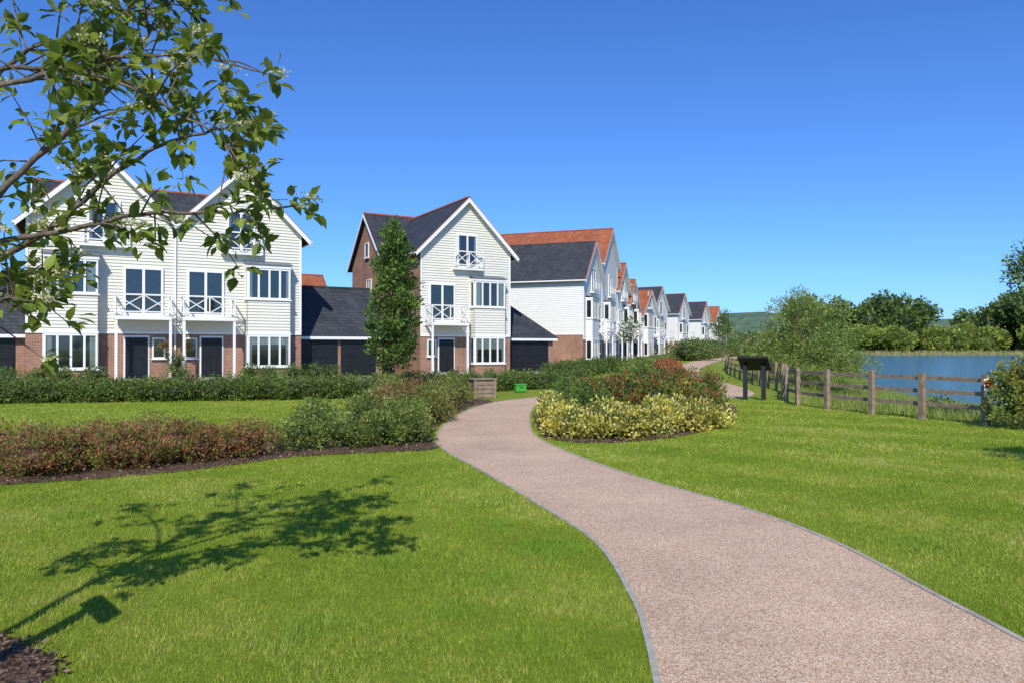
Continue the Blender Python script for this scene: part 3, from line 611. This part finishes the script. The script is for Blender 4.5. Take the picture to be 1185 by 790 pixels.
tree('young_tree', 11.45, 15.6, 4.2, .05, [(0, 0, 3.1, .85, .75, .8), (.1, 0, 3.8, .6, .5, .45), (-.35, 0, 3.4, .5, .4, .3)], FG, .08, .18, 22, nb=14, cover=.7)
tree('young_tree', 7.9, 7.6, 3.9, .05, [(0, 0, 2.9, .75, .75, .7), (.1, 0, 3.5, .5, .5, .4)], FG, .07, .18, 26, nb=10)
tree('young_tree', 25.8, 90, 6, .08, [(0, 0, 3.8, 1.3, 1.3, 1.5), (.1, 0, 5.2, .8, .8, .8)], FG, .22, .5, 20, nb=10)
tree('young_tree', 9.2, 58, 4.2, .05, [(0, 0, 3., .7, .7, .9)], FG, .16, .35, 20, nb=8)

def far_trees(name, spots, pal, leaf, clump, per):
    ells = []
    for (x_, y_, h_, w_) in spots:
        k = 5
        for q in range(k):
            ells.append((x_+rng.normal()*w_*.3, y_+rng.normal()*w_*.3, h_*rng.uniform(.3, .75), w_*rng.uniform(.3, .5), w_*rng.uniform(.3, .5), h_*rng.uniform(.2, .3)))
    return foliage(name, ells, pal, leaf=leaf, clump=clump, per=per, core=.8, aspect=.45, zmin=-1, gain=1.6, vary=.45, cover=1.0)
sp = []
for q in range(17):
    x_ = rng.uniform(112, 143); sp.append((x_, 262+rng.uniform(-3, 20), rng.uniform(14, 21), 11))
for q in range(16):
    x_ = rng.uniform(145, 215); sp.append((x_, 275+rng.uniform(-3, 20), rng.uniform(8, 18), 11))
for q in range(6):
    sp.append((rng.uniform(172, 200), 255+rng.uniform(-3, 10), rng.uniform(17, 24), 12))
far_trees('distant_trees', sp, FG, 1.1, 2.0, 14)
sp = [(rng.uniform(112, 230), rng.uniform(246, 255), rng.uniform(4, 11), 8) for q in range(36)]
far_trees('lakeshore_bushes', sp, [(.13, .19, .035), (.17, .22, .045), (.08, .13, .03)], .8, 1.5, 14)
sp = [(rng.uniform(60, 108), rng.uniform(235, 300), rng.uniform(3, 7), 9) for q in range(22)]
far_trees('distant_trees', sp, [(.08, .12, .04), (.10, .14, .05)], .9, 1.8, 14)
sp = [(60+i*6, 500+rng.uniform(-20, 20), rng.uniform(7, 14), 16) for i in range(60)]
far_trees('distant_woodland', sp, [(.08, .12, .06), (.10, .14, .065)], 2.2, 4, 12)
sp = [(rng.uniform(-60, 30), rng.uniform(150, 200), rng.uniform(4, 7), 8) for q in range(16)]
far_trees('distant_trees', sp, FG, .9, 1.8, 12)

# ------------------------------------------------------------------ foreground whitebeam tree
root = empty('whitebeam_tree', (0, 0, 0))
brs = [
 ([(-2.98, 3.5, 0), (-2.98, 3.52, .8), (-3.0, 3.58, 1.5), (-3.02, 3.66, 2.2), (-2.98, 3.75, 3.0), (-2.9, 3.8, 3.8), (-2.8, 3.85, 4.5)], .042),
 ([(-3.0, 3.58, 1.55), (-2.65, 3.7, 2.05), (-2.38, 3.78, 2.3), (-2.15, 3.8, 2.5), (-1.93, 3.85, 2.68), (-1.65, 3.9, 2.8), (-1.35, 3.9, 2.86)], .022),
 ([(-3.0, 3.58, 1.7), (-2.65, 3.6, 2.12), (-2.2, 3.65, 2.27), (-1.75, 3.7, 2.36), (-1.4, 3.75, 2.38), (-1.02, 3.75, 2.42)], .019),
 ([(-3.0, 3.6, 1.9), (-2.65, 3.85, 2.5), (-2.3, 3.9, 2.9), (-2.08, 3.95, 3.2), (-1.9, 4.0, 3.55), (-1.75, 4.0, 3.9)], .02),
 ([(-3.0, 3.6, 2.0), (-2.65, 3.5, 2.75), (-2.25, 3.5, 2.92), (-1.95, 3.55, 3.0), (-1.6, 3.55, 3.03), (-1.2, 3.6, 2.98)], .017),
 ([(-2.98, 3.7, 2.5), (-2.65, 3.6, 2.92), (-2.3, 3.55, 2.97), (-2.0, 3.5, 2.92), (-1.7, 3.5, 2.78), (-1.4, 3.5, 2.6), (-1.2, 3.5, 2.45)], .015),
 ([(-2.98, 3.7, 2.6), (-2.65, 3.9, 3.2), (-2.35, 3.95, 3.35), (-2.1, 4.0, 3.5), (-1.8, 4.0, 3.6)], .015),
 ([(-3.02, 3.66, 2.0), (-2.75, 4.0, 2.5), (-2.6, 4.4, 2.9), (-2.4, 4.8, 3.2)], .016),
 ([(-3.02, 3.66, 2.1), (-3.4, 3.8, 2.6), (-3.8, 3.9, 3.0), (-4.1, 4, 3.2)], .016),
 ([(-3.0, 3.7, 2.4), (-3.2, 3.4, 3.0), (-3.3, 3.1, 3.5)], .014),
 ([(-2.95, 3.75, 3.1), (-2.6, 3.9, 3.6), (-2.2, 4.1, 4.0), (-1.95, 4.3, 4.3)], .015),
 ([(-2.95, 3.75, 3.2), (-3.3, 4, 3.8), (-3.5, 4.2, 4.2)], .014),
 ([(-3.0, 3.58, 1.6), (-2.75, 3.62, 1.85), (-2.5, 3.65, 1.95), (-2.35, 3.66, 2.0)], .010),
 ([(-2.95, 3.72, 2.9), (-2.7, 3.5, 3.3), (-2.3, 3.4, 3.62), (-1.95, 3.35, 3.75), (-1.6, 3.4, 3.8)], .014),
 ([(-3.0, 3.58, 1.45), (-3.2, 3.7, 1.65), (-3.45, 3.8, 1.8), (-3.6, 3.9, 1.95)], .011),
 ([(-3.0, 3.6, 1.65), (-2.9, 3.3, 1.9), (-2.8, 3.05, 2.1)], .011),
 ([(-3.0, 3.6, 1.55), (-3.05, 4.0, 1.75), (-3.1, 4.4, 1.95), (-3.05, 4.8, 2.1)], .012),
]
items = []; LP = []; LD = []; tipsP = []
for pts, r0 in brs:
    C = catmull(pts, 6); C = C+np.cumsum(rng.normal(size=C.shape)*.006, 0); nC = len(C)
    items.append((C, [r0*(1-.8*i/nC) for i in range(nC)]))
    start = 0.3 if r0 < .03 else .6
    low = 1.3 if pts[-1][2] < 2.2 else 1.0
    for i in range(int(nC*start), nC-1):
        for rep in range(2 if r0 < .03 else 1):
            if rng.random() < .48*low:
                d = C[i+1]-C[i]; d = d/(np.linalg.norm(d)+1e-9)
                q = nrm(d*.7+rdir(1)[0]*.9+np.array([.0, 0, .12])); L = rng.uniform(.14, .40)*(1.15 if i < nC*.7 else .8)
                s = C[i]; mid = s+q*L*.5+np.array([0, 0, .02]); e = s+q*L+np.array([0, 0, -.01])
                items.append(([s, mid, e], [.0055, .004, .002])); tipsP.append((e, q)); 
                if rng.random() < .5: tipsP.append((mid, q))
    tipsP.append((C[-1], nrm(C[-1]-C[-3])))
for e, q in tipsP:
    n = rng.integers(7, 12)
    dd = nrm(q*.5+rdir(n)*1.0+np.array([0, 0, -.05])); LP.append(np.tile(e, (n, 1))+dd*.015+rng.normal(size=(n, 3))*.018); LD.append(dd)
tubes('trunk_and_branches', items, M['bark'], root)
LP = np.concatenate(LP); LD = np.concatenate(LD); n = len(LP)
L = rng.uniform(.055, .105, n); W = L*rng.uniform(.27, .35, n)
s = nrm(np.cross(LD, nrm(rdir(n)*.6+np.array([0, 0, 1.0])))); nn = nrm(np.cross(s, LD)); L_ = L[:, None]; W_ = W[:, None]
V = np.stack([LP, LP+LD*L_*.3+s*W_*.85+nn*W_*.22, LP+LD*L_*.62+s*W_*.8+nn*W_*.2, LP+LD*L_-nn*L_*.12, LP+LD*L_*.62-s*W_*.8+nn*W_*.2, LP+LD*L_*.3-s*W_*.85+nn*W_*.22, LP+LD*L_*.5], 1).reshape(-1, 3)
b7 = (np.arange(n)*7)[:, None]
F = np.concatenate([b7+[0, 1, 6], b7+[1, 2, 6], b7+[2, 3, 6], b7+[3, 4, 6], b7+[4, 5, 6], b7+[5, 0, 6]], 0)
cc = np.array([(.10, .15, .025), (.15, .21, .03), (.21, .27, .045)])[rng.integers(0, 3, n)]*rng.uniform(.8, 1.25, (n, 1))
np_mesh('leaves', V, F, M['leaf'], np.repeat(cc, 7, 0), root)
FPn = []; 
for e, q in tipsP:
    if rng.random() < .3:
        k = 60; o = rng.normal(size=(k, 3))*np.array([.026, .026, .010]); FPn.append(e+q*.03+np.array([0, 0, .03])+o)
FPn = np.concatenate(FPn); v, f = leaf_arrays(FPn, rdir(len(FPn)), .014, .007); np_mesh('blossom', v, f, M['leaf'], np.tile((.58, .56, .32), (len(v), 1)), root)
e = empty('tree_stakes'); B = Build(); Fw = (-2.70, 3.66, .69, -.72, .72, .69)
B.box('stake_1', 'wood', Fw, -.06, .02, -.04, .03, 0, .98); B.box('crossbar', 'wood', Fw, -.22, .24, .032, .07, .80, .95)
B.finish(e)

# ------------------------------------------------------------------ fence, signs, furniture
e = empty('post_and_rail_fence'); B = Build()
PP = FP[2:]
for i, (x_, y_) in enumerate(PP):
    nxp = PP[min(i+1, len(PP)-1)]; pv = PP[max(i-1, 0)]
    dx, dy = nxp[0]-pv[0], nxp[1]-pv[1]; l = math.hypot(dx, dy); dx /= l; dy /= l
    Fr = (x_, y_, dx, dy, dy, -dx)
    B.box('post_%d' % (i+1), 'wood', Fr, -.065, .065, -.05, .05, -.3, 1.08+rng.uniform(-.02, .02))
    if i < len(PP)-1:
        x2, y2 = nxp; ax, ay = x2-x_, y2-y_; l = math.hypot(ax, ay); ax /= l; ay /= l
        Fr = (x_, y_, ax, ay, -ay, ax)
        for z_ in (.36, .66, .96):
            B.box('rails', 'wood', Fr, -.08, l+.05, -.095 if i % 2 else -.098, -.052 if i % 2 else -.054, z_-.045, z_+.045)
B.finish(e)
e = empty('warning_sign'); B = Build(); Fr = (10.05, 15.5, 1, -.1, -.1, -1)
B.box('plate', 'white', Fr, -.12, .12, .06, .072, .62, 1.0); B.box('red_panel', 'redsign', Fr, -.10, .10, .0725, .076, .82, .97); B.box('text_lines', 'black', Fr, -.08, .08, .0725, .075, .76, .775); B.box('text_lines', 'black', Fr, -.08, .06, .0725, .075, .71, .725); B.box('text_lines', 'black', Fr, -.08, .07, .0725, .075, .66, .675)
B.finish(e)
e = empty('information_lectern', (7.65, 23.2, 0), math.radians(150)); B = Build(); Fr = (0, 0, 1, 0, 0, -1)
B.box('leg_1', 'black', Fr, -.34, -.22, -.06, .06, 0, 1.10); B.box('leg_2', 'black', Fr, .22, .34, -.06, .06, 0, 1.10)
B.add('panel', 'black', [(-.46, -.34, .93), (.46, -.34, .93), (.46, .3, 1.33), (-.46, .3, 1.33), (-.46, -.34, .99), (.46, -.34, .99), (.46, .3, 1.39), (-.46, .3, 1.39)], [(0, 1, 2, 3), (4, 5, 6, 7), (0, 1, 5, 4), (1, 2, 6, 5), (2, 3, 7, 6), (3, 0, 4, 7)])
B.add('display', 'curtain', [(-.40, -.28, 1.0325), (.40, -.28, 1.0325), (.40, .24, 1.3575), (-.40, .24, 1.3575)], [(0, 1, 2, 3)])
B.finish(e)
e = empty('timber_planter', (-1.0, 24.4, 0), .35); B = Build(); Fr = (0, 0, 1, 0, 0, -1)
for k in range(4): B.box('boards', 'wood', Fr, -.35, .35, -.35, .35, .02+k*.14, .145+k*.14)
for sx_ in (-.38, .3):
    for sy_ in (-.38, .3): B.box('corner_posts', 'wood', Fr, sx_, sx_+.08, sy_, sy_+.08, 0, .6)
B.box('cap', 'wood', Fr, -.4, .4, -.4, .4, .601, .64); B.finish(e)
e = empty('green_storage_box', (.3, 27.4, 0), .3); B = Build()
B.box('body', 'greenplastic', Fr, -.2, .2, -.14, .14, .04, .26); B.box('lid', 'greenplastic', Fr, -.22, .22, -.16, .16, .262, .31); B.box('feet', 'black', Fr, -.18, -.12, -.12, .12, 0, .04); B.box('feet', 'black', Fr, .12, .18, -.12, .12, 0, .04); B.box('handle', 'greenplastic', Fr, -.07, .07, .162, .19, .2, .24)
B.finish(e)

# ------------------------------------------------------------------ houses
ux, uy = .866, .5
def P1(u, v): return (-22.8+ux*u-uy*v, 34.4+uy*u+ux*v)
def P2(u, v): return (-5.67+ux*u-uy*v, 45.4+uy*u+ux*v)
house('weatherboard_house', *P1(0, 0), ux, uy, units='LR')
house('weatherboard_house', *P2(0, 0), ux, uy, units='R')
garage('garage', *P1(12.85, 1.5), ux, uy, 5.2, doors=2)
garage('garage', *P1(-5.6, 1.5), ux, uy, 5.5, doors=2)
garage('garage', *P2(6.45, 1.5), ux, uy, 4.3, hip=True, doors=1)
garage('brick_house', -24, 62, ux, uy, 9, D=8, ze=5, rz=8.4, roof='clay', doors=3)
garage('brick_house', -33, 50, ux, uy, 9, D=8, ze=5, rz=9, roof='slate', doors=3)
u3, w3 = .35, .937
def R3(u): return (6.2+u3*u, 64+w3*u)
house('townhouse', *R3(0), u3, w3, W=6.8, units='L', D=10, cross=False, side='whiteclad', clad='whiteclad')
house('townhouse', *R3(6.85), u3, w3, W=6.8, units='L', D=13, ze=10, cross=False, roof='clay', clad='whiteclad', side='whiteclad')
house('townhouse', *R3(13.7), u3, w3, W=5.5, units='R', D=10, cross=False, clad='whiteclad', roof='clay')
house('brick_townhouse', *R3(19.25), u3, w3, W=5.2, units='R', D=10, ze=6.7, cross=False, roof='clay', clad='whiteclad', brickfront=True)
house('brick_townhouse', 16.4, 93, .5, .866, W=6, units='L', D=9, ze=5.9, cross=False, roof='clay', clad='whiteclad', side='whiteclad', detail=False)
house('townhouse', 21.8, 113, .5, .866, W=6.5, units='L', D=10, ze=7.8, cross=False, clad='whiteclad', side='whiteclad', detail=False)
house('townhouse', 28.9, 128, .5, .866, W=6.5, units='L', D=10, ze=7.8, cross=False, clad='whiteclad', side='whiteclad', detail=False)
house('townhouse', 38, 148, .5, .866, W=6.5, units='L', D=10, ze=7.6, cross=False, clad='whiteclad', side='whiteclad', detail=False)
house('townhouse', 44, 160, .5, .866, W=6.5, units='L', D=10, ze=7.3, cross=False, roof='clay', clad='whiteclad', side='whiteclad', detail=False)
def at1(u, v, *r): p = P1(u, v); return (p[0], p[1], *r)
foliage('front_garden_shrubs', [at1(u, -1.6, .3, .5, .5, .4) for u in (-.5, .6, 1.6, 2.8, 6.4, 9.8, 10.8, 12, 13, 14)]+[at1(6.4, -1.3, .9, .3, .3, .5)], FG, leaf=.1, clump=.22, per=22)
foliage('hanging_basket_flowers', [at1(5.9, -.5, 1.75, .25, .25, .22), at1(6.9, -.5, 1.75, .25, .25, .22)], [(.1, .16, .03)], leaf=.06, clump=.1, per=20, tips=((.5, .15, .2), .25))

# ------------------------------------------------------------------ light, sky, camera
EL = math.radians(42); sd = np.array([.06, 1.0]); sd /= np.linalg.norm(sd)
sun = bpy.data.lights.new('sun', 'SUN'); sun.energy = 4.8; sun.angle = math.radians(.5); sun.color = (1, .945, .83)
so = bpy.data.objects.new('sun', sun); COL.objects.link(so)
so.rotation_euler = Vector((sd[0]*math.cos(EL), sd[1]*math.cos(EL), -math.sin(EL))).to_track_quat('-Z', 'Y').to_euler()
w = bpy.data.worlds.new('World'); scene.world = w; w.use_nodes = True; nt = w.node_tree
bg = nt.nodes['Background']; sk = nt.nodes.new('ShaderNodeTexSky'); sk.sky_type = 'NISHITA'; sk.sun_disc = False
sk.sun_elevation = EL; sk.sun_rotation = math.atan2(-sd[0], -sd[1]); sk.air_density = 1.0; sk.dust_density = .25; sk.ozone_density = 4.0; sk.altitude = 0
mm = nt.nodes.new('ShaderNodeMix'); mm.data_type = 'RGBA'; mm.blend_type = 'MULTIPLY'; mm.inputs[0].default_value = 1; mm.inputs[7].default_value = (.50, .85, 1.42, 1)
nt.links.new(sk.outputs[0], mm.inputs[6]); nt.links.new(mm.outputs[2], bg.inputs[0]); bg.inputs[1].default_value = .12
cam = bpy.data.cameras.new('camera'); cam.sensor_width = 36; cam.lens = 850/1185*36; cam.clip_end = 10000; cam.clip_start = .05
co = bpy.data.objects.new('camera', cam); COL.objects.link(co); co.location = (0, 0, 1.65); co.rotation_euler = (math.radians(90+.47), 0, 0)
scene.camera = co
scene.view_settings.view_transform = 'Standard'; scene.view_settings.look = 'None'; scene.view_settings.exposure = 0
